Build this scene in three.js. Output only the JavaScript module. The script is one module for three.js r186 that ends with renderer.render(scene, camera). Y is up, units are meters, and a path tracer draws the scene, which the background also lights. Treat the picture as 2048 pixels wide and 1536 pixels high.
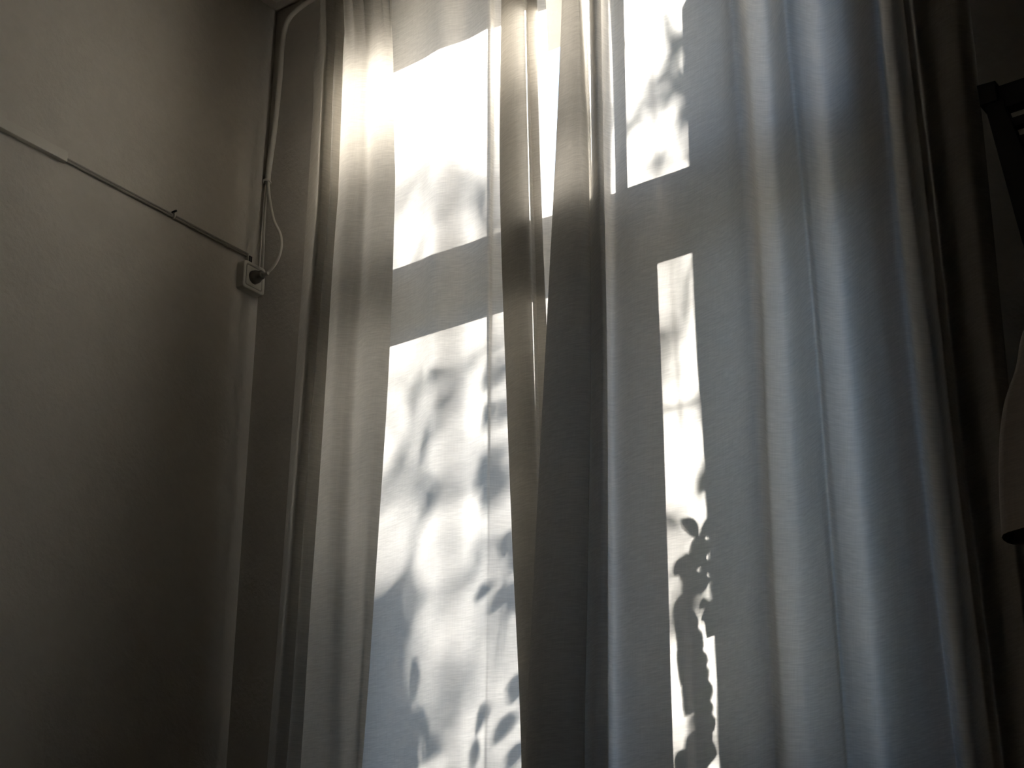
import * as THREE from 'three';
import { mergeGeometries, mergeVertices } from 'three/addons/utils/BufferGeometryUtils.js';
import { RoundedBoxGeometry } from 'three/addons/geometries/RoundedBoxGeometry.js';

// ---------------------------------------------------------------- camera, sky, sun, exposure
const scene = new THREE.Scene();
const camera = new THREE.PerspectiveCamera(26.99, 4 / 3, 0.05, 200);
camera.position.set(0, 0.6, 0);
camera.rotation.order = 'YXZ';
camera.rotation.set(THREE.MathUtils.degToRad(22.6), THREE.MathUtils.degToRad(36), 0);
camera.updateMatrixWorld();

const renderer = new THREE.WebGLRenderer({ antialias: true });
renderer.toneMapping = THREE.LinearToneMapping;
renderer.toneMappingExposure = 3.25;
renderer.shadowMap.enabled = true;
renderer.shadowMap.type = THREE.PCFSoftShadowMap;

scene.background = new THREE.Color().setRGB(0.39, 0.59, 0.94);

const SUN = new THREE.Vector3(0.5, 0.57, -1);              // one metre of depth towards the sun
const sun = new THREE.DirectionalLight(new THREE.Color().setRGB(1, 0.975, 0.95), 42);
sun.position.copy(SUN).multiplyScalar(12).add(new THREE.Vector3(-1.6, 1.8, -2.7));
sun.target.position.set(-1.6, 1.8, -2.7);
sun.castShadow = true;
sun.shadow.mapSize.set(4096, 4096);
Object.assign(sun.shadow.camera, { left: -6, right: 6, top: 6, bottom: -6, near: 0.5, far: 40 });
sun.shadow.bias = -0.0004;
sun.name = 'sun';
scene.add(sun, sun.target);

// ---------------------------------------------------------------- helpers
function rng(seed) {
  let a = seed >>> 0;
  return () => { a = (a + 0x6d2b79f5) | 0; let t = Math.imul(a ^ (a >>> 15), 1 | a); t = (t + Math.imul(t ^ (t >>> 7), 61 | t)) ^ t; return ((t ^ (t >>> 14)) >>> 0) / 4294967296; };
}
const taken = new Map();
function numbered(name) { const n = taken.get(name) ?? 0; taken.set(name, n + 1); return n ? name + '_' + String(n).padStart(3, '0') : name; }
function shadows(o) { o.castShadow = true; o.receiveShadow = true; return o; }
function mesh(name, geometry, material, parent) {
  const m = shadows(new THREE.Mesh(geometry, material));
  m.name = parent === scene ? numbered(name) : name;
  parent.add(m);
  return m;
}
function thing(name, label, category, position = [0, 0, 0], group) {
  const g = new THREE.Group(); g.name = numbered(name); g.position.set(...position); g.userData = { label, category };
  if (group) g.userData.group = group;
  scene.add(g); return g;
}
function tag(o, label, category, group) { o.userData.label = label; o.userData.category = category; if (group) o.userData.group = group; return o; }
function box(x0, x1, y0, y1, z0, z1, r = 0) {
  const w = x1 - x0, h = y1 - y0, d = z1 - z0;
  const g = r ? new RoundedBoxGeometry(w, h, d, 2, r) : new THREE.BoxGeometry(w, h, d);
  g.translate((x0 + x1) / 2, (y0 + y1) / 2, (z0 + z1) / 2);
  return g;
}
function metreUV(g) {                                     // uv in metres by the face's main direction
  const p = g.attributes.position, n = g.attributes.normal, uv = new Float32Array(p.count * 2);
  for (let i = 0; i < p.count; i++) {
    const ax = Math.abs(n.getX(i)), ay = Math.abs(n.getY(i)), az = Math.abs(n.getZ(i));
    const [u, v] = ax > ay && ax > az ? [p.getZ(i), p.getY(i)] : ay > az ? [p.getX(i), p.getZ(i)] : [p.getX(i), p.getY(i)];
    uv[2 * i] = u; uv[2 * i + 1] = v;
  }
  g.setAttribute('uv', new THREE.BufferAttribute(uv, 2)); return g;
}
function tube(points, radius, segments = 40, sides = 10) {
  return new THREE.TubeGeometry(new THREE.CatmullRomCurve3(points.map((p) => new THREE.Vector3(...p)), false, 'centripetal'), segments, radius, sides);
}
function structure(name, geometry, material, parent = scene) {
  const m = mesh(name, geometry, material, parent);
  if (parent === scene) m.userData.kind = 'structure';
  return m;
}

// ---------------------------------------------------------------- textures
function wrapNoise(size, cells, random) {                 // tileable value noise, cells = [across, up]
  const [cx, cy] = cells, grid = Float32Array.from({ length: cx * cy }, random), out = new Float32Array(size * size);
  const s = (t) => t * t * (3 - 2 * t);
  for (let y = 0; y < size; y++) {
    const fy = y / size * cy, y0 = Math.floor(fy), ty = s(fy - y0), ya = (y0 % cy) * cx, yb = ((y0 + 1) % cy) * cx;
    for (let x = 0; x < size; x++) {
      const fx = x / size * cx, x0 = Math.floor(fx), tx = s(fx - x0), xa = x0 % cx, xb = (x0 + 1) % cx;
      out[y * size + x] = (grid[ya + xa] * (1 - tx) + grid[ya + xb] * tx) * (1 - ty) + (grid[yb + xa] * (1 - tx) + grid[yb + xb] * tx) * ty;
    }
  }
  return out;
}
function dataTexture(size, fill, srgb, metres) {
  const d = new Uint8Array(size * size * 4);
  for (let i = 0; i < size * size; i++) { const c = fill(i); for (let k = 0; k < 3; k++) d[4 * i + k] = Math.max(0, Math.min(255, Math.round(255 * (Array.isArray(c) ? c[k] : c)))); d[4 * i + 3] = 255; }
  const t = new THREE.DataTexture(d, size, size);
  t.wrapS = t.wrapT = THREE.RepeatWrapping; t.magFilter = THREE.LinearFilter; t.minFilter = THREE.LinearMipmapLinearFilter; t.generateMipmaps = true;
  if (srgb) t.colorSpace = THREE.SRGBColorSpace;
  t.repeat.set(1 / metres, 1 / metres); t.needsUpdate = true;
  return t;
}
const rt = rng(7);
const WN = 1024;
const slubA = wrapNoise(WN, [48, 512], rt), slubB = wrapNoise(WN, [24, 340], rt), warp = wrapNoise(WN, [512, 24], rt), cloud = wrapNoise(WN, [9, 9], rt);
const weave = (i) => 0.5 * slubA[i] + 0.3 * slubB[i] + 0.2 * warp[i];
const weaveColor = dataTexture(WN, (i) => 0.86 + 0.14 * weave(i), true, 0.62);
const weaveBump = dataTexture(WN, (i) => weave(i), false, 0.62);
const PN = 512;
const pa = wrapNoise(PN, [14, 14], rt), pb = wrapNoise(PN, [60, 60], rt), pc = wrapNoise(PN, [170, 170], rt);
const plasterBump = dataTexture(PN, (i) => 0.45 * pa[i] + 0.35 * pb[i] + 0.2 * pc[i], false, 0.5);
const plasterColor = dataTexture(PN, (i) => 0.95 + 0.05 * (0.6 * pa[i] + 0.4 * pb[i]), true, 0.9);
const wa = wrapNoise(PN, [6, 90], rt), wb = wrapNoise(PN, [20, 256], rt);
const woodColor = dataTexture(PN, (i) => { const v = 0.7 + 0.3 * (0.6 * wa[i] + 0.4 * wb[i]); return [v, v * 0.98, v * 0.95]; }, true, 1.2);

// ---------------------------------------------------------------- materials
const rgb = (r, g, b) => new THREE.Color().setRGB(r, g, b);
const M = {
  wall: new THREE.MeshStandardMaterial({ name: 'painted_plaster', color: rgb(0.62, 0.58, 0.515), map: plasterColor, bumpMap: plasterBump, bumpScale: 0.0012, roughness: 0.85 }),
  panelling: new THREE.MeshStandardMaterial({ name: 'dark_panelling', color: rgb(0.07, 0.05, 0.035), map: woodColor, roughness: 0.6 }),
  floor: new THREE.MeshStandardMaterial({ name: 'dark_boards', color: rgb(0.11, 0.075, 0.05), map: woodColor, roughness: 0.55 }),
  cloth: new THREE.MeshPhysicalMaterial({ name: 'cream_linen', color: rgb(0.64, 0.612, 0.56), map: weaveColor, bumpMap: weaveBump, bumpScale: 0.00012, roughness: 1, specularIntensity: 0, transmission: 0.5, thickness: 0, side: THREE.DoubleSide }),
  plastic: new THREE.MeshStandardMaterial({ name: 'white_plastic', color: rgb(0.6, 0.57, 0.5), roughness: 0.4 }),
  plug: new THREE.MeshStandardMaterial({ name: 'grey_plug', color: rgb(0.16, 0.15, 0.13), roughness: 0.5 }),
  dark: new THREE.MeshStandardMaterial({ name: 'dark_metal', color: rgb(0.03, 0.03, 0.028), roughness: 0.6 }),
  cable: new THREE.MeshStandardMaterial({ name: 'painted_cable', color: rgb(0.6, 0.56, 0.49), roughness: 0.55 }),
  thinCable: new THREE.MeshStandardMaterial({ name: 'grey_cable', color: rgb(0.3, 0.28, 0.24), roughness: 0.55 }),
  black: new THREE.MeshStandardMaterial({ name: 'black_wood', color: rgb(0.012, 0.011, 0.01), roughness: 0.7 }),
  garment: new THREE.MeshStandardMaterial({ name: 'garment_cotton', color: rgb(0.5, 0.44, 0.38), map: weaveColor, roughness: 1, side: THREE.DoubleSide }),
  frame: new THREE.MeshStandardMaterial({ name: 'white_window_paint', color: rgb(0.66, 0.63, 0.56), roughness: 0.5 }),
  glass: new THREE.MeshPhysicalMaterial({ name: 'window_glass', color: rgb(1, 1, 1), transmission: 1, thickness: 0, roughness: 0, ior: 1.5 }),
  render: new THREE.MeshStandardMaterial({ name: 'outside_render', color: rgb(0.55, 0.5, 0.42), roughness: 0.9 }),
  shutter: new THREE.MeshStandardMaterial({ name: 'shutter_paint', color: rgb(0.2, 0.24, 0.22), roughness: 0.6 }),
  ground: new THREE.MeshStandardMaterial({ name: 'garden_soil', color: rgb(0.07, 0.062, 0.042), map: plasterColor, roughness: 1 }),
  leaf: new THREE.MeshPhysicalMaterial({ name: 'green_leaf', color: rgb(0.1, 0.17, 0.05), roughness: 0.95, transmission: 0.25, thickness: 0, side: THREE.DoubleSide }),
  bark: new THREE.MeshStandardMaterial({ name: 'bark', color: rgb(0.12, 0.09, 0.065), map: woodColor, roughness: 1 }),
  rail: new THREE.MeshStandardMaterial({ name: 'white_rail', color: rgb(0.7, 0.68, 0.62), roughness: 0.4, metalness: 0.2 }),
};

// ---------------------------------------------------------------- the room
const LX = -2.897, RX = 2.6, WZ = -2.8, OZ = -3.2, BZ = 4.6, CY = 3.45;   // left wall, right wall, window wall inside and outside, back wall, ceiling
const WL = -2.425, WR = -1.04, WB = 0.95, WT = 3.25;                       // window opening
structure('floor', metreUV(box(LX - 0.3, RX + 0.3, -0.25, 0, OZ, BZ + 0.3)), M.floor);
structure('ceiling', metreUV(box(LX - 0.3, RX + 0.3, CY, CY + 0.3, OZ, BZ + 0.3)), M.wall);
structure('wall_left', metreUV(box(LX - 0.3, LX, 0, CY, OZ, BZ + 0.3)), M.wall);
structure('wall_right', metreUV(box(RX, RX + 0.3, 0, CY, OZ, BZ + 0.3)), M.panelling);
structure('wall_back', metreUV(box(LX, RX, 0, CY, BZ, BZ + 0.3)), M.panelling);
structure('wall_window', mergeGeometries([
  box(LX, WL, 0, CY, OZ, WZ), box(WR, RX, 0, CY, OZ, WZ), box(WL, WR, WT, CY, OZ, WZ), box(WL, WR, 0, WB, OZ, WZ),
].map(metreUV)), M.wall);

// the window: fixed frame, transom, a slender post above, two casements below
{
  const w = new THREE.Group(); w.name = 'window_1'; w.userData = { kind: 'structure' }; scene.add(w);
  const z0 = -2.90, z1 = -2.84, MX = -1.558, TY0 = 2.29, TY1 = 2.471;
  mesh('window_frame', mergeGeometries([box(WL, WL + 0.03, WB, WT, z0, z1), box(WR - 0.03, WR, WB, WT, z0, z1), box(WL, WR, WT - 0.03, WT, z0, z1), box(WL, WR, WB, WB + 0.06, z0, z1)]), M.frame, w);
  mesh('transom', box(WL + 0.03, WR - 0.03, TY0 + 0.05, TY1 - 0.04, z0, z1, 0.006), M.frame, w);
  mesh('glazing_post', box(MX - 0.018, MX + 0.018, TY1 - 0.04, WT - 0.03, z0 + 0.012, z1 - 0.012), M.frame, w);
  for (const [a, b] of [[WL + 0.03, MX - 0.018], [MX + 0.018, WR - 0.03]]) mesh('pane', box(a, b, TY1, WT - 0.03, -2.872, -2.868), M.glass, w);
  mesh('transom_bead', box(WL + 0.03, WR - 0.03, TY1 - 0.04, TY1, z0 + 0.01, z1 - 0.01), M.frame, w);
  for (const [a, b] of [[WL + 0.03, MX], [MX, WR - 0.03]]) {
    const s = a < MX - 0.1 ? 0.165 : 0.088, y0 = WB + 0.06, y1 = TY0 + 0.05;
    const c = mesh('casement', mergeGeometries([box(a, a + (a < MX - 0.1 ? 0.03 : s), y0, y1, z0, z1), box(b - (b > MX + 0.1 ? 0.05 : s), b, y0, y1, z0, z1), box(a, b, y0, y0 + 0.1, z0, z1), box(a, b, TY0, y1, z0, z1)]), M.frame, w);
    mesh('pane', box(a + 0.04, b - 0.04, y0 + 0.08, TY0 + 0.01, -2.872, -2.868), M.glass, c);
    if (b > MX + 0.1) mesh('handle', box(MX + 0.03, MX + 0.05, 1.7, 1.82, z1, z1 + 0.035, 0.008), M.dark, c);
  }
}

// ---------------------------------------------------------------- curtains
const HEIGHTS = [0.03, 0.7, 1.15, 1.6, 2.05, 2.5, 2.95, 3.2, 3.36];
const SIDE_FOLDS = [[-0.085, -2.719, -2.715, -2.712, -2.7, -2.688, -2.677, -2.673, -2.672, -2.671],
[-0.03, -2.6, -2.599, -2.598, -2.594, -2.592, -2.592, -2.595, -2.597, -2.599],
[0.03, -2.479, -2.482, -2.484, -2.492, -2.502, -2.512, -2.52, -2.525, -2.528],
[-0.005, -2.462, -2.467, -2.47, -2.482, -2.493, -2.503, -2.507, -2.51, -2.511],
[0.035, -2.429, -2.435, -2.439, -2.455, -2.469, -2.48, -2.489, -2.494, -2.497],
[0.005, -2.4, -2.408, -2.413, -2.434, -2.451, -2.464, -2.471, -2.474, -2.477],
[0.05, -2.37, -2.377, -2.382, -2.403, -2.42, -2.436, -2.443, -2.448, -2.45],
[0.065, -2.308, -2.318, -2.326, -2.355, -2.376, -2.393, -2.408, -2.417, -2.422],
[0.055, -2.28, -2.293, -2.301, -2.335, -2.356, -2.369, -2.38, -2.386, -2.39],
[0.04, -2.255, -2.267, -2.276, -2.31, -2.333, -2.35, -2.362, -2.368, -2.372],
[0.05, -2.222, -2.234, -2.242, -2.275, -2.296, -2.312, -2.325, -2.332, -2.336],
[0.045, -2.221, -2.226, -2.23, -2.243, -2.259, -2.277, -2.296, -2.306, -2.313],
[0.03, -2.221, -2.224, -2.226, -2.234, -2.245, -2.261, -2.285, -2.299, -2.308]];
const LEFT_FOLDS = [[-0.04, -2.586, -2.587, -2.587, -2.59, -2.584, -2.569, -2.571, -2.573, -2.574],
[-0.055, -2.481, -2.484, -2.486, -2.493, -2.493, -2.486, -2.494, -2.498, -2.5],
[-0.03, -2.41, -2.411, -2.411, -2.412, -2.408, -2.4, -2.41, -2.415, -2.419],
[-0.04, -2.356, -2.355, -2.354, -2.351, -2.342, -2.333, -2.344, -2.349, -2.353],
[-0.025, -2.222, -2.225, -2.228, -2.237, -2.236, -2.232, -2.235, -2.236, -2.237],
[0.0, -2.107, -2.114, -2.119, -2.138, -2.153, -2.163, -2.16, -2.158, -2.156],
[-0.022, -2.066, -2.068, -2.07, -2.076, -2.086, -2.094, -2.09, -2.088, -2.087],
[-0.008, -2.015, -2.013, -2.012, -2.007, -2.006, -2.005, -2.006, -2.007, -2.007],
[-0.02, -2.012, -2.011, -2.009, -2.005, -2.003, -2.002, -2.0, -1.999, -1.999],
[-0.045, -1.911, -1.915, -1.918, -1.928, -1.932, -1.935, -1.94, -1.942, -1.944],
[-0.03, -1.829, -1.832, -1.833, -1.839, -1.858, -1.871, -1.876, -1.879, -1.881],
[-0.015, -1.891, -1.896, -1.899, -1.911, -1.918, -1.92, -1.919, -1.919, -1.918],
[0.0, -1.899, -1.907, -1.914, -1.936, -1.953, -1.963, -1.963, -1.964, -1.964],
[0.022, -1.875, -1.878, -1.88, -1.889, -1.901, -1.91, -1.913, -1.915, -1.917],
[0.018, -1.875, -1.87, -1.867, -1.856, -1.862, -1.871, -1.881, -1.887, -1.891],
[-0.015, -1.888, -1.885, -1.882, -1.872, -1.878, -1.887, -1.898, -1.904, -1.908],
[-0.045, -1.857, -1.856, -1.855, -1.854, -1.867, -1.881, -1.89, -1.896, -1.899],
[-0.06, -1.798, -1.8, -1.802, -1.808, -1.829, -1.85, -1.867, -1.876, -1.882]];
const RIGHT_FOLDS = [[0.0, -1.719, -1.714, -1.71, -1.699, -1.69, -1.699, -1.717, -1.727, -1.734],
[0.015, -1.815, -1.809, -1.803, -1.787, -1.766, -1.748, -1.732, -1.723, -1.718],
[0.035, -1.87, -1.861, -1.854, -1.83, -1.8, -1.772, -1.746, -1.732, -1.723],
[0.05, -1.883, -1.873, -1.865, -1.838, -1.805, -1.774, -1.747, -1.731, -1.721],
[0.065, -1.844, -1.834, -1.825, -1.796, -1.757, -1.731, -1.715, -1.705, -1.699],
[0.058, -1.78, -1.77, -1.761, -1.733, -1.708, -1.699, -1.698, -1.698, -1.698],
[0.04, -1.747, -1.739, -1.732, -1.71, -1.694, -1.696, -1.707, -1.712, -1.716],
[0.005, -1.765, -1.757, -1.751, -1.73, -1.714, -1.712, -1.718, -1.722, -1.724],
[0.02, -1.75, -1.742, -1.736, -1.716, -1.699, -1.693, -1.694, -1.694, -1.695],
[0.045, -1.705, -1.7, -1.695, -1.679, -1.665, -1.659, -1.658, -1.658, -1.657],
[0.03, -1.689, -1.685, -1.682, -1.673, -1.662, -1.656, -1.654, -1.652, -1.651],
[0.0, -1.715, -1.711, -1.708, -1.698, -1.688, -1.681, -1.678, -1.677, -1.675],
[-0.035, -1.708, -1.706, -1.703, -1.696, -1.687, -1.678, -1.669, -1.664, -1.661],
[-0.012, -1.628, -1.627, -1.626, -1.623, -1.617, -1.61, -1.602, -1.598, -1.595],
[-0.008, -1.526, -1.529, -1.532, -1.542, -1.55, -1.558, -1.565, -1.57, -1.573],
[-0.016, -1.507, -1.51, -1.513, -1.521, -1.53, -1.539, -1.548, -1.553, -1.556],
[-0.02, -1.489, -1.491, -1.494, -1.501, -1.51, -1.517, -1.525, -1.529, -1.531],
[-0.008, -1.446, -1.446, -1.445, -1.444, -1.445, -1.447, -1.448, -1.449, -1.449],
[0.015, -1.388, -1.386, -1.384, -1.377, -1.365, -1.361, -1.357, -1.356, -1.355],
[0.05, -1.323, -1.322, -1.32, -1.315, -1.307, -1.307, -1.308, -1.308, -1.309],
[0.035, -1.32, -1.318, -1.315, -1.309, -1.3, -1.3, -1.301, -1.302, -1.302],
[-0.005, -1.321, -1.32, -1.318, -1.313, -1.302, -1.301, -1.301, -1.301, -1.301],
[-0.03, -1.291, -1.289, -1.286, -1.279, -1.273, -1.271, -1.269, -1.268, -1.267],
[0.022, -1.194, -1.196, -1.199, -1.206, -1.209, -1.21, -1.211, -1.212, -1.212],
[0.038, -1.174, -1.176, -1.179, -1.184, -1.186, -1.187, -1.187, -1.187, -1.187],
[0.012, -1.167, -1.169, -1.171, -1.176, -1.179, -1.178, -1.178, -1.177, -1.177],
[-0.03, -1.143, -1.143, -1.144, -1.147, -1.152, -1.147, -1.142, -1.139, -1.136],
[0.01, -1.056, -1.056, -1.057, -1.06, -1.067, -1.059, -1.05, -1.045, -1.042],
[0.05, -0.988, -0.989, -0.992, -0.997, -0.999, -0.993, -0.987, -0.983, -0.981],
[0.045, -0.983, -0.984, -0.985, -0.989, -0.992, -0.986, -0.98, -0.977, -0.975],
[-0.005, -0.99, -0.991, -0.993, -0.998, -1.003, -0.997, -0.991, -0.988, -0.986],
[-0.02, -0.972, -0.973, -0.974, -0.977, -0.981, -0.977, -0.973, -0.971, -0.969],
[0.05, -0.923, -0.925, -0.927, -0.931, -0.93, -0.93, -0.93, -0.929, -0.929],
[0.035, -0.92, -0.921, -0.923, -0.925, -0.925, -0.927, -0.929, -0.93, -0.931],
[-0.015, -0.929, -0.93, -0.932, -0.934, -0.934, -0.936, -0.938, -0.939, -0.94],
[0.03, -0.87, -0.87, -0.871, -0.872, -0.871, -0.867, -0.862, -0.86, -0.859],
[0.035, -0.851, -0.849, -0.848, -0.844, -0.84, -0.829, -0.819, -0.813, -0.809],
[0.0, -0.842, -0.84, -0.839, -0.834, -0.828, -0.817, -0.807, -0.801, -0.797],
[-0.035, -0.909, -0.909, -0.909, -0.91, -0.913, -0.906, -0.898, -0.893, -0.89],
[-0.05, -1.067, -1.069, -1.071, -1.076, -1.085, -1.085, -1.085, -1.084, -1.084],
[-0.075, -0.939, -0.939, -0.94, -0.942, -0.947, -0.94, -0.933, -0.93, -0.927],
[-0.08, -0.872, -0.871, -0.869, -0.865, -0.861, -0.849, -0.838, -0.831, -0.827],
[-0.09, -0.927, -0.927, -0.928, -0.928, -0.931, -0.924, -0.918, -0.914, -0.912],
[-0.095, -1.029, -1.029, -1.029, -1.031, -1.039, -1.034, -1.028, -1.025, -1.023],
[-0.11, -0.926, -0.926, -0.926, -0.926, -0.93, -0.921, -0.913, -0.908, -0.905]];
const LEAVES = [[-2.149, 2.05, 0.011, -0.078, 0.056, 4.35],
[-2.135, 1.966, -0.054, -0.086, 0.049, 4.64],
[-2.18, 1.89, -0.059, -0.085, 0.043, 4.64],
[-2.0, 2.001, -0.045, -0.075, 0.042, 3.19],
[-2.016, 1.902, -0.022, -0.091, 0.043, 3.19],
[-1.976, 1.911, -0.02, -0.079, 0.034, 2.9],
[-2.166, 1.74, -0.014, -0.11, 0.063, 4.64],
[-2.025, 1.779, -0.031, -0.122, 0.07, 4.93],
[-1.999, 1.727, -0.027, -0.099, 0.055, 4.35],
[-1.985, 1.594, -0.013, -0.065, 0.028, 1.38],
[-1.972, 1.565, -0.016, -0.077, 0.026, 1.38],
[-2.029, 1.499, -0.056, -0.041, 0.029, 1.725],
[-1.966, 1.475, -0.035, -0.081, 0.055, 1.38],
[-1.941, 1.45, -0.032, -0.07, 0.052, 1.38],
[-2.0, 1.475, -0.033, -0.06, 0.025, 1.38],
[-1.992, 1.436, -0.016, -0.246, 0.006, 1.38],
[-1.973, 1.275, -0.019, -0.07, 0.035, 1.38],
[-1.95, 1.236, -0.025, -0.079, 0.044, 1.38],
[-1.992, 1.199, -0.032, -0.058, 0.031, 1.38],
[-2.028, 1.229, -0.025, -0.07, 0.026, 1.61],
[-1.938, 1.17, -0.025, -0.084, 0.044, 1.38],
[-1.975, 1.137, -0.025, -0.058, 0.034, 1.38],
[-2.046, 1.159, -0.025, -0.069, 0.03, 1.61],
[-2.205, 1.346, -0.012, -0.097, 0.032, 3.48],
[-2.252, 1.259, -0.04, -0.06, 0.059, 3.19],
[-2.195, 1.221, -0.067, -0.056, 0.076, 3.19],
[-2.275, 1.203, -0.061, -0.069, 0.069, 3.19],
[-2.221, 1.16, -0.067, -0.057, 0.07, 3.19],
[-2.153, 1.18, -0.039, -0.069, 0.057, 3.19],
[-2.295, 1.173, -0.046, -0.07, 0.059, 3.19],
[-2.259, 1.453, -0.041, -0.05, 0.056, 6.525],
[-2.149, 2.198, -0.013, -0.074, 0.062, 6.525],
[-2.03, 2.453, -0.051, -0.064, 0.068, 6.525],
[-2.004, 2.391, -0.044, -0.066, 0.074, 5.8],
[-1.511, 1.549, 0.035, -0.053, 0.03, 0.6],
[-1.475, 1.543, -0.036, -0.05, 0.028, 0.6],
[-1.498, 1.496, -0.018, -0.073, 0.046, 0.6],
[-1.528, 1.473, -0.016, -0.058, 0.031, 0.6],
[-1.517, 1.433, -0.02, -0.072, 0.046, 0.6],
[-1.494, 1.432, -0.01, -0.048, 0.033, 0.6],
[-1.451, 1.518, -0.039, -0.008, 0.01, 0.6],
[-1.447, 1.444, -0.038, 0.026, 0.013, 0.6],
[-1.54, 1.475, -0.015, -0.038, 0.023, 0.6],
[-1.484, 1.463, -0.011, -0.043, 0.026, 0.6],
[-1.476, 1.372, -0.03, -0.05, 0.037, 0.6],
[-1.448, 1.378, -0.04, -0.028, 0.044, 0.6],
[-1.434, 1.344, -0.052, -0.06, 0.062, 0.6],
[-1.439, 1.291, -0.047, -0.07, 0.069, 0.6],
[-1.426, 1.237, -0.046, -0.06, 0.069, 0.6],
[-1.536, 1.389, -0.02, -0.067, 0.038, 0.6],
[-1.529, 1.348, -0.028, -0.065, 0.043, 0.6],
[-1.525, 1.303, -0.035, -0.073, 0.05, 0.6],
[-1.517, 1.244, -0.039, -0.072, 0.049, 0.6],
[-1.509, 1.181, -0.034, -0.062, 0.044, 0.6],
[-1.515, 1.127, -0.032, -0.077, 0.048, 0.6],
[-1.536, 1.09, -0.035, -0.061, 0.061, 0.6],
[-1.422, 1.195, -0.04, -0.014, 0.029, 0.6],
[-1.429, 1.107, -0.055, -0.05, 0.062, 0.6],
[-1.442, 1.132, -0.03, -0.034, 0.037, 0.6],
[-1.441, 1.081, -0.056, -0.058, 0.061, 0.6],
[-1.489, 1.391, -0.023, -0.016, 0.023, 0.6],
[-1.47, 1.638, -0.049, -0.074, 0.075, 3.48],
[-1.444, 1.712, -0.049, -0.064, 0.062, 4.06],
[-1.532, 1.956, -0.025, -0.022, 0.031, 4.93],
[-1.451, 1.794, -0.038, -0.056, 0.056, 6.09],
[-1.507, 2.666, -0.057, -0.11, 0.101, 6.67],
[-1.466, 2.571, -0.069, -0.104, 0.111, 6.67],
[-1.496, 2.485, -0.067, -0.065, 0.081, 6.67],
[-1.449, 2.405, -0.065, -0.064, 0.08, 6.67],
[-1.529, 2.776, -0.056, -0.072, 0.085, 6.67],
[-1.448, 2.695, -0.068, -0.079, 0.096, 6.67],
[-1.505, 2.566, -0.067, -0.066, 0.082, 6.67],
[-1.472, 2.376, -0.071, -0.038, 0.081, 6.67],
[-1.473, 1.344, -0.032, -0.045, 0.043, 0.6],
[-1.445, 1.35, -0.042, -0.024, 0.051, 0.6],
[-1.431, 1.316, -0.054, -0.056, 0.072, 0.6],
[-1.437, 1.264, -0.049, -0.066, 0.079, 0.6],
[-1.424, 1.211, -0.048, -0.056, 0.079, 0.6],
[-1.533, 1.36, -0.022, -0.062, 0.043, 0.6],
[-1.525, 1.32, -0.03, -0.061, 0.049, 0.6],
[-1.522, 1.275, -0.036, -0.069, 0.057, 0.6],
[-1.514, 1.217, -0.041, -0.068, 0.057, 0.6],
[-1.506, 1.154, -0.035, -0.058, 0.05, 0.6],
[-1.512, 1.101, -0.034, -0.073, 0.055, 0.6],
[-1.533, 1.064, -0.037, -0.057, 0.07, 0.6],
[-1.419, 1.168, -0.042, -0.01, 0.033, 0.6],
[-1.426, 1.081, -0.057, -0.046, 0.071, 0.6],
[-1.439, 1.106, -0.032, -0.03, 0.043, 0.6],
[-1.438, 1.056, -0.057, -0.054, 0.07, 0.6],
[-1.486, 1.363, -0.025, -0.012, 0.027, 0.6]];

const CURTAIN_Z = -2.66;
function lerpAt(values, y) {
  let k = 0; while (k < HEIGHTS.length - 2 && y > HEIGHTS[k + 1]) k++;
  const t = (y - HEIGHTS[k]) / (HEIGHTS[k + 1] - HEIGHTS[k]);
  const a = values[Math.max(0, k - 1)], b = values[k], c = values[k + 1], d = values[Math.min(values.length - 1, k + 2)];
  return 0.5 * (2 * b + (c - a) * t + (2 * a - 5 * b + 4 * c - d) * t * t + (3 * b - a - 3 * c + d) * t * t * t);
}
function curtainGeometry(folds, seed, yTop, yBottom, pinch = 0, flare = 0) {
  const random = rng(seed), NU = (folds.length - 1) * 14, NV = 110, pos = [], uv = [], idx = [];
  const sway = folds.map(() => [random() * 6.28, 1.6 + random() * 2.2, random() * 6.28, 4 + random() * 3]);
  for (let j = 0; j <= NV; j++) {
    const y = yBottom + (yTop - yBottom) * j / NV;
    const pts = folds.map(([d, ...xs], k) => {
      const [a, f, b, g] = sway[k], low = 1 - Math.min(1, y / yTop) * 0.6;
      return new THREE.Vector3(lerpAt(xs, y) + 0.004 * low * Math.sin(a + f * y), y, CURTAIN_Z + d + low * (0.006 * Math.sin(b + f * y) + 0.002 * Math.sin(a + g * y)));
    });
    const c = new THREE.CatmullRomCurve3(pts, false, 'centripetal');
    let run = 0, last = null;
    for (let i = 0; i <= NU; i++) {
      const p = c.getPoint(i / NU), near = Math.max(0, y - 2.98) / 0.38;
      p.z += flare * Math.min(1, i / 28) * Math.min(1.5, Math.max(0, (2.6 - y) / 1.6));
      if (pinch) { const w = Math.sin(i * 0.42 + 5 * near); p.z += pinch * near * w; p.x += 0.5 * pinch * near * Math.cos(i * 0.42 + 5 * near); }
      if (last) run += Math.hypot(p.x - last.x, p.z - last.z);
      last = p; pos.push(p.x, y, p.z); uv.push(run, y);
    }
  }
  for (let j = 0; j < NV; j++) for (let i = 0; i < NU; i++) { const a = j * (NU + 1) + i, b = a + 1, c = a + NU + 1, d = c + 1; idx.push(a, b, d, a, d, c); }
  const g = new THREE.BufferGeometry();
  g.setAttribute('position', new THREE.Float32BufferAttribute(pos, 3));
  g.setAttribute('uv', new THREE.Float32BufferAttribute(uv, 2));
  g.setIndex(idx); g.computeVertexNormals();
  return g;
}
const CURTAINS = 'linen curtains over the window';
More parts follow.
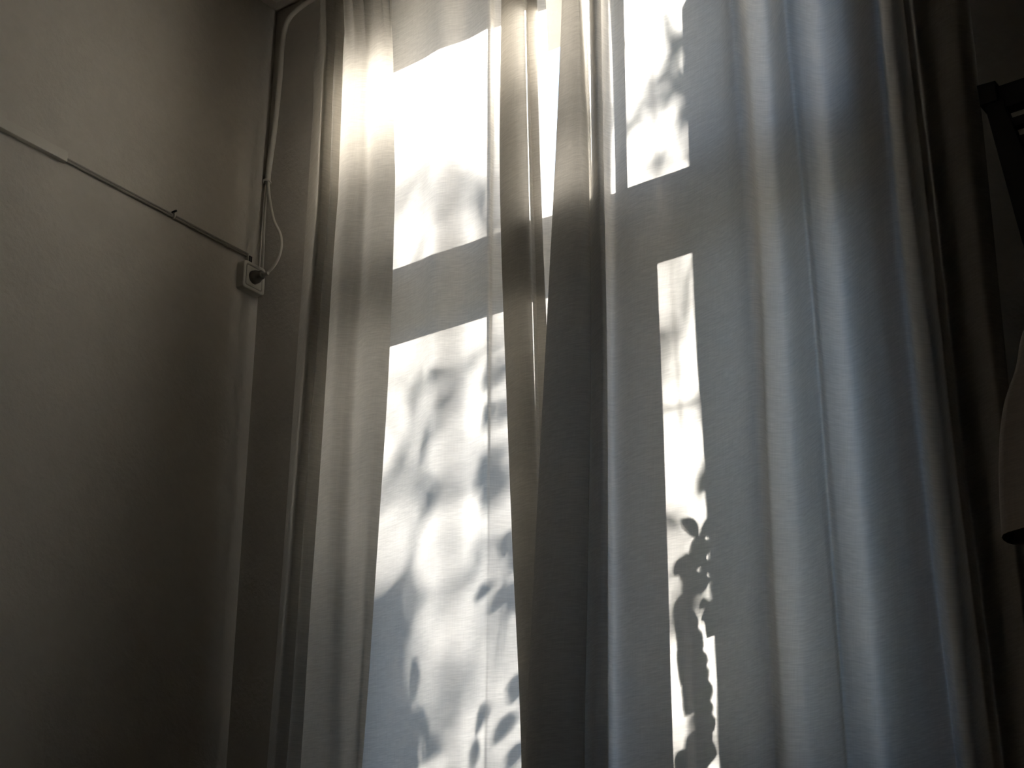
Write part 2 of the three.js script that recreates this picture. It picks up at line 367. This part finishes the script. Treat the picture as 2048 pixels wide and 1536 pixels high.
tag(mesh('curtain', curtainGeometry(SIDE_FOLDS, 3, 3.36, 0.03, 0.014, 0.1), M.cloth, scene), 'narrow cream linen curtain gathered into tight pleats beside the wall socket', 'curtain', CURTAINS);
tag(mesh('curtain', curtainGeometry(LEFT_FOLDS, 4, 3.36, 0.03), M.cloth, scene), 'flat sunlit linen curtain in the middle with a pleated right edge', 'curtain', CURTAINS);
tag(mesh('curtain', curtainGeometry(RIGHT_FOLDS, 5, 3.36, 0.03), M.cloth, scene), 'cream linen curtain hanging in wide soft folds beside the black rack', 'curtain', CURTAINS);
{
  const t = thing('curtain_track', 'white curtain track fixed along the wall above the curtains', 'track');
  mesh('rail', box(-2.78, -0.72, 3.36, 3.385, CURTAIN_Z - 0.02, CURTAIN_Z + 0.02, 0.004), M.rail, t);
  for (const x of [-2.6, -1.75, -0.9]) mesh('bracket', box(x - 0.012, x + 0.012, 3.383, 3.40, WZ, CURTAIN_Z + 0.015, 0.003), M.rail, t);
}

// ---------------------------------------------------------------- socket, cables and trunking on the left wall
{
  const zc = -2.756, yc = 2.545, hs = 0.041;
  const s = thing('wall_socket', 'white surface-mounted wall socket in the corner by the curtain', 'socket', [LX, yc, zc]);
  const rounded = (h, r) => { const p = new THREE.Shape(); p.moveTo(-h + r, -h); p.lineTo(h - r, -h); p.quadraticCurveTo(h, -h, h, -h + r); p.lineTo(h, h - r); p.quadraticCurveTo(h, h, h - r, h); p.lineTo(-h + r, h); p.quadraticCurveTo(-h, h, -h, h - r); p.lineTo(-h, -h + r); p.quadraticCurveTo(-h, -h, -h + r, -h); return p; };
  const turn = (g) => g.rotateY(Math.PI / 2);                           // drawn flat, then faced into the room
  const rim = rounded(hs, 0.011); rim.holes.push(new THREE.Path(rounded(0.0315, 0.007).getPoints(6)));
  mesh('box', turn(new THREE.ExtrudeGeometry(rounded(hs, 0.011), { depth: 0.018, bevelEnabled: false, curveSegments: 6 })), M.plastic, s);
  mesh('rim', turn(new THREE.ExtrudeGeometry(rim, { depth: 0.006, bevelSize: 0.003, bevelThickness: 0.003, bevelOffset: -0.003, bevelSegments: 3, curveSegments: 6 })).translate(0.018, 0, 0), M.plastic, s);
  const face = rounded(0.0295, 0.006); const hole = new THREE.Path(); hole.absarc(0, 0, 0.0195, 0, Math.PI * 2, true); face.holes.push(hole);
  mesh('face_plate', turn(new THREE.ExtrudeGeometry(face, { depth: 0.007, bevelSize: 0.001, bevelThickness: 0.001, bevelOffset: -0.001, bevelSegments: 1, curveSegments: 20 })).translate(0.018, 0, 0), M.plastic, s);
  const entry = mesh('cable_entry', box(0.002, 0.016, hs, hs + 0.03, 0.004, 0.018, 0.002), M.plastic, s);
  mesh('gland', mergeGeometries([box(0.016, 0.019, hs + 0.004, hs + 0.022, 0.006, 0.009), box(0.016, 0.019, hs + 0.004, hs + 0.022, 0.0125, 0.0155)]), M.dark, entry);

  const p = thing('mains_plug', 'round grey plug pushed into the corner wall socket', 'plug', [LX + 0.019, yc, zc]);
  const prof = [[0, 0], [0.0185, 0], [0.0185, 0.016], [0.017, 0.02], [0.0135, 0.026], [0.0125, 0.036], [0.009, 0.04], [0, 0.04]].map(([r, y]) => new THREE.Vector2(r, y));
  mesh('body', new THREE.LatheGeometry(prof, 28).rotateZ(-Math.PI / 2), M.plug, p);
  mesh('strain_relief', new THREE.CylinderGeometry(0.0045, 0.006, 0.022, 14).rotateZ(-Math.PI / 2).translate(0.048, -0.002, 0), M.plastic, p);
}
tag(mesh('power_cable', tube([[-2.839, 2.544, -2.756], [-2.826, 2.552, -2.764], [-2.801, 2.583, -2.77], [-2.7905, 2.618, -2.771], [-2.797, 2.659, -2.772], [-2.83, 2.716, -2.776], [-2.858, 2.79, -2.783], [-2.876, 2.86, -2.788]], 0.0042, 60), M.cable, scene), 'thin white cable bulging away from the corner into the plug', 'cable');
tag(mesh('socket_cable', tube([[-2.8785, 2.588, -2.79], [-2.878, 2.62, -2.79], [-2.881, 2.70, -2.79], [-2.884, 2.78, -2.791], [-2.885, 2.858, -2.7925]], 0.0038, 40), M.cable, scene), 'straight white cable running down the corner behind the plug', 'cable');
{
  const c = thing('cable_bundle', 'thick white cable bundle running down the corner from the ceiling', 'cable');
  mesh('sheath', tube([[-2.45, 3.437, -2.791], [-2.62, 3.432, -2.791], [-2.745, 3.427, -2.791], [-2.794, 3.418, -2.791], [-2.833, 3.402, -2.791], [-2.851, 3.37, -2.791], [-2.859, 3.312, -2.791], [-2.86, 3.209, -2.791], [-2.863, 3.126, -2.791], [-2.869, 3.011, -2.791], [-2.878, 2.916, -2.791], [-2.882, 2.855, -2.791]], 0.0085, 110, 12), M.cable, c);
  mesh('cable_tie', new THREE.TorusGeometry(0.0105, 0.003, 8, 20).rotateX(Math.PI / 2 - 0.15).translate(-2.882, 2.862, -2.7885), M.plastic, c);
}
{
  const t = thing('cable_trunking', 'white plastic trunking strip fixed on the left wall', 'trunking');
  const z0 = -2.116, z1 = -0.6;
  mesh('base', box(LX, LX + 0.009, 2.607, 2.633, z0, z1), M.plastic, t);
  mesh('cover', box(LX + 0.0085, LX + 0.016, 2.606, 2.634, z0 + 0.0008, z1, 0.0015), M.plastic, t);
}
{
  const c = thing('flat_cable', 'thin grey twin cable stretched along the left wall to the socket', 'cable');
  for (const dy of [-0.003, 0.003]) mesh('wire', tube([[LX + 0.006, 2.617 + dy, -2.10], [LX + 0.005, 2.6165 + dy, -2.3], [LX + 0.005, 2.616 + dy, -2.47], [LX + 0.006, 2.614 + dy, -2.62], [LX + 0.008, 2.613 + dy, -2.74]], 0.0032, 50, 8), M.thinCable, c);
}
{
  const c = thing('cable_clip', 'small cable clip with a nail holding the thin wall cable', 'clip', [LX, 2.616, -2.471]);
  mesh('saddle', new THREE.TorusGeometry(0.0075, 0.0028, 8, 16, Math.PI).rotateZ(-Math.PI / 2).translate(0.004, 0, 0), M.plastic, c);
  mesh('nail', new THREE.CylinderGeometry(0.003, 0.003, 0.016, 8).rotateZ(Math.PI / 2).translate(0.008, 0.0125, 0), M.dark, c);
}

// ---------------------------------------------------------------- black slatted rack and hanging garment at the right
{
  const r = thing('slatted_rack', 'black wooden slatted rack on the wall right of the curtains', 'rack');
  const cx = -0.50, zf = -2.6;                              // symmetrical about cx
  const slab = (pts, z, depth) => { const s = new THREE.Shape(pts.map(([x, y]) => new THREE.Vector2(x, y))); return new THREE.ExtrudeGeometry(s, { depth, bevelSize: 0.001, bevelThickness: 0.001, bevelSegments: 1 }).translate(0, 0, z); };
  for (const m of [1, -1]) {
    const f = ([x, y]) => [cx + m * (x - cx), y];
    const stile = [[-0.7925, 2.236], [-0.757, 1.927], [-0.752, 1.88], [-0.70, 1.88], [-0.713, 2.01], [-0.7385, 2.133], [-0.757, 2.218], [-0.757, 2.236]].map(f);
    mesh('stile', slab(m > 0 ? stile : stile.reverse(), zf - 0.03, 0.03), M.black, r);
    const cap = [[-0.800, 2.236], [-0.768, 2.236], [-0.768, 2.277], [-0.801, 2.279]].map(f);
    mesh('cap', slab(m > 0 ? cap : cap.reverse(), zf - 0.034, 0.038), M.black, r);
    mesh('bracket', box(cx - m * 0.1 - 0.015, cx - m * 0.1 + 0.015, 1.90, 2.24, WZ, zf - 0.03), M.black, r);
  }
  mesh('top_rail', box(-0.768, 2 * cx + 0.768, 2.219, 2.2685, zf - 0.03, zf - 0.002, 0.002), M.black, r);
  for (const [y0, y1, x] of [[2.176, 2.196, -0.75], [2.1345, 2.155, -0.742], [2.09, 2.111, -0.735], [1.885, 1.925, -0.74]]) mesh('slat', box(x, 2 * cx - x, y0, y1, zf - 0.024, zf - 0.006, 0.002), M.black, r);
}
{
  // a shirt on a hook: a folded sheet of cloth with a rounded shoulder, closed hem and a dark lining below it
  const g = thing('hanging_garment', 'pale garment hanging from a hook at the right edge under the rack', 'garment');
  const out = [[-0.70, 1.80], [-0.762, 1.746], [-0.786, 1.677], [-0.81, 1.627], [-0.825, 1.575], [-0.834, 1.52], [-0.841, 1.453], [-0.845, 1.386]];
  const c = new THREE.CatmullRomCurve3(out.map(([x, y]) => new THREE.Vector3(x, y, 0))), NV = 40, NU = 48, pos = [], uv = [], idx = [];
  for (let j = 0; j <= NV; j++) {
    const e = c.getPoint(j / NV), half = -0.62 - e.x;
    for (let i = 0; i <= NU; i++) {
      const a = i / NU * Math.PI * 2, w = 1 + 0.05 * Math.sin(5 * a + 2 * j / NV), dep = 0.045 + 0.02 * j / NV;
      pos.push(-0.62 - half * Math.cos(a) * (0.98 + 0.02 * w), e.y + 0.006 * Math.sin(a * 2) * j / NV, -2.56 + dep * Math.sin(a) * w + 0.006 * Math.sin(7 * a));
      uv.push(i / NU * 0.6, e.y);
    }
  }
  for (let j = 0; j < NV; j++) for (let i = 0; i < NU; i++) { const a = j * (NU + 1) + i, b = a + 1, d = a + NU + 1; idx.push(a, d, b, b, d, d + 1); }
  const geo = new THREE.BufferGeometry();
  geo.setAttribute('position', new THREE.Float32BufferAttribute(pos, 3)); geo.setAttribute('uv', new THREE.Float32BufferAttribute(uv, 2)); geo.setIndex(idx); geo.computeVertexNormals();
  mesh('cloth', geo, M.garment, g);
  mesh('hook', tube([[-0.62, 1.80, -2.57], [-0.62, 1.85, -2.58], [-0.62, 1.885, -2.595], [-0.62, 1.9, -2.601]], 0.003, 20, 8), M.dark, g);
}

// ---------------------------------------------------------------- outside: shutter, ground, climbing plant, trees
{
  const s = thing('window_shutter', 'green wooden shutter folded out beside the window', 'shutter');
  mesh('panel', box(WR + 0.005, WR + 0.04, WB, WT + 0.03, OZ - 0.34, OZ - 0.005, 0.004), M.shutter, s);
  for (const y of [1.2, 2.1, 2.95]) mesh('hinge', box(WR + 0.01, WR + 0.05, y, y + 0.1, OZ - 0.03, OZ), M.dark, s);
}
structure('ground', metreUV(box(-30, 30, -0.5, -0.3, -50, OZ - 0.0)), M.ground);

function leafGeometry(length, width, bend, random) {       // pointed blade folded along its midrib, lying in the xy plane
  const n = 6, pos = [], idx = [];
  for (let i = 0; i <= n; i++) {
    const t = i / n, w = width / 2 * Math.pow(Math.sin(Math.PI * Math.pow(t, 0.85)), 0.8) * (1 + 0.12 * (random() - 0.5)), z = bend * Math.sin(Math.PI * t), y = (t - 0.5) * length;
    pos.push(-w, y, z + 0.15 * w, 0, y, z, w, y, z + 0.15 * w);
  }
  for (let i = 0; i < n; i++) { const a = 3 * i; idx.push(a, a + 1, a + 4, a, a + 4, a + 3, a + 1, a + 2, a + 5, a + 1, a + 5, a + 4); }
  const g = new THREE.BufferGeometry(); g.setAttribute('position', new THREE.Float32BufferAttribute(pos, 3)); g.setIndex(idx); g.computeVertexNormals(); return g;
}
{
  const random = rng(21), near = [], far = [], up = new THREE.Vector3(0, 1, 0), q = new THREE.Quaternion();
  for (const [x, y, dx, dy, w, k] of LEAVES) {
    const len = Math.hypot(dx, dy), g = leafGeometry(len, w, 0.1 * w, random);
    q.setFromUnitVectors(up, new THREE.Vector3(dx, dy, 0).normalize()); g.applyQuaternion(q);
    g.translate(x + k * SUN.x, y + k * SUN.y, CURTAIN_Z + k * SUN.z);
    (k < 1 ? near : far).push(g);
  }
  const vine = thing('climbing_plant', 'leafy climbing plant growing outside close to the window', 'plant');
  const vl = mesh('foliage', mergeGeometries(near), M.leaf, vine); vl.userData.kind = 'stuff';
  mesh('stem', mergeGeometries([
    tube([[-1.2, -0.3, -3.42], [-1.15, 0.6, -3.36], [-1.12, 1.4, -3.32], [-1.12, 1.7, -3.3], [-1.14, 1.85, -3.28]], 0.008, 40, 6),
  ]), M.bark, vine);
  const tree = thing('garden_tree', 'low leafy tree standing near the window outside', 'tree', [0, 0, 0]);
  const base = leafGeometry(0.11, 0.05, 0.006, random), extra = [];
  const crown = (cx, cy, cz, rx, ry, rz, n) => {
    for (let i = 0; i < n; i++) {
      let a, b, c; do { a = random() * 2 - 1; b = random() * 2 - 1; c = random() * 2 - 1; } while (a * a + b * b + c * c > 1);
      const g = base.clone(); g.rotateX(random() * 6.3); g.rotateY(random() * 6.3); g.rotateZ(random() * 6.3); g.translate(cx + a * rx, cy + b * ry, cz + c * rz); extra.push(g);
    }
  };
  crown(1.5, 6.2, -8.66, 0.2, 0.4, 0.3, 90);
  crown(1.9, 4.9, -8.4, 0.9, 0.8, 0.8, 160);
  const tl = mesh('foliage', mergeGeometries([...far, ...extra]), M.leaf, tree); tl.userData.kind = 'stuff';
  mesh('trunk', tube([[2.4, -0.35, -8.6], [2.35, 1.2, -8.6], [2.3, 2.6, -8.5], [2.25, 3.8, -8.4], [2.1, 4.9, -8.4]], 0.1, 40, 10), M.bark, tree);
  for (const end of [[-0.6, 3.45, -5.6], [-0.2, 3.1, -6.4], [1.5, 6.2, -8.66]]) mesh('branch', tube([[2.27, 3.4, -8.45], [1.3, 4.4, -7.6], end], 0.005, 30, 6), M.bark, tree);
}

function bush(name, label, centre, radii, n, size, seed, stems) {
  const random = rng(seed), b = thing(name, label, 'bush', [centre[0], -0.3, centre[2]]), base = leafGeometry(size, size * 0.5, size * 0.05, random), parts = [];
  for (let i = 0; i < n; i++) {
    let p; do { p = [random() * 2 - 1, random() * 2 - 1, random() * 2 - 1]; } while (p[0] ** 2 + p[1] ** 4 + p[2] ** 2 > 1);
    const g = base.clone(); g.rotateX(random() * 6.3); g.rotateY(random() * 6.3); g.rotateZ(random() * 6.3);
    g.translate(p[0] * radii[0], centre[1] + 0.3 + p[1] * radii[1], p[2] * radii[2]); parts.push(g);
  }
  mesh('foliage', mergeGeometries(parts), M.leaf, b).userData.kind = 'stuff';
  for (let i = 0; i < stems; i++) { const a = random() * 6.3, c = Math.cos(a), d = Math.sin(a); mesh('stem', tube([[0.1 * c, -0.05, 0.1 * d], [0.2 * c * radii[0], centre[1] * 0.6, 0.2 * d * radii[2]], [0.5 * c * radii[0], centre[1] + 0.3 + 0.5 * radii[1], 0.5 * d * radii[2]]], 0.012, 16, 6), M.bark, b); }
}
bush('garden_bush', 'dense green bush standing close outside the right window half', [0.15, 1.35, -3.75], [0.85, 1.6, 0.35], 4200, 0.12, 31, 5);
bush('garden_bush', 'narrow columnar bush close outside the window post', [-1.41, 0.8, -3.40], [0.16, 1.2, 0.12], 1500, 0.07, 33, 2);
{
  const random = rng(41), t = thing('garden_tree', 'tall slender columnar tree standing far out in the garden', 'tree', [4.8, -0.3, -17]), base = leafGeometry(0.08, 0.043, 0.006, random), parts = [];
  for (let i = 0; i < 13000; i++) {
    const y = 7 + 3.95 * (i + random()) / 13000, w = Math.min(1, (11.1 - y) / 0.4), a = random() * 6.3, q = Math.sqrt(random()) * w;
    const g = base.clone(); g.rotateX(random() * 6.3); g.rotateY(random() * 6.3); g.rotateZ(random() * 6.3); g.translate(q * Math.cos(a), y, q * Math.sin(a)); parts.push(g);
  }
  mesh('foliage', mergeGeometries(parts), M.leaf, t).userData.kind = 'stuff';
  mesh('trunk', tube([[0, -0.1, 0], [0.1, 4, 0], [0, 8, 0], [0, 10, 0]], 0.14, 30, 10), M.bark, t);
}
{
  const h = thing('garden_building', 'low rendered building across the garden outside the window', 'building');
  mesh('wall', box(-14, 12, -0.3, 4.6, -16, -11), M.render, h);
  mesh('roof', box(-14.3, 12.3, 4.6, 4.8, -16.3, -10.7), M.bark, h);
}

scene.traverse((o) => { if (o.isMesh) shadows(o); });
renderer.render(scene, camera);
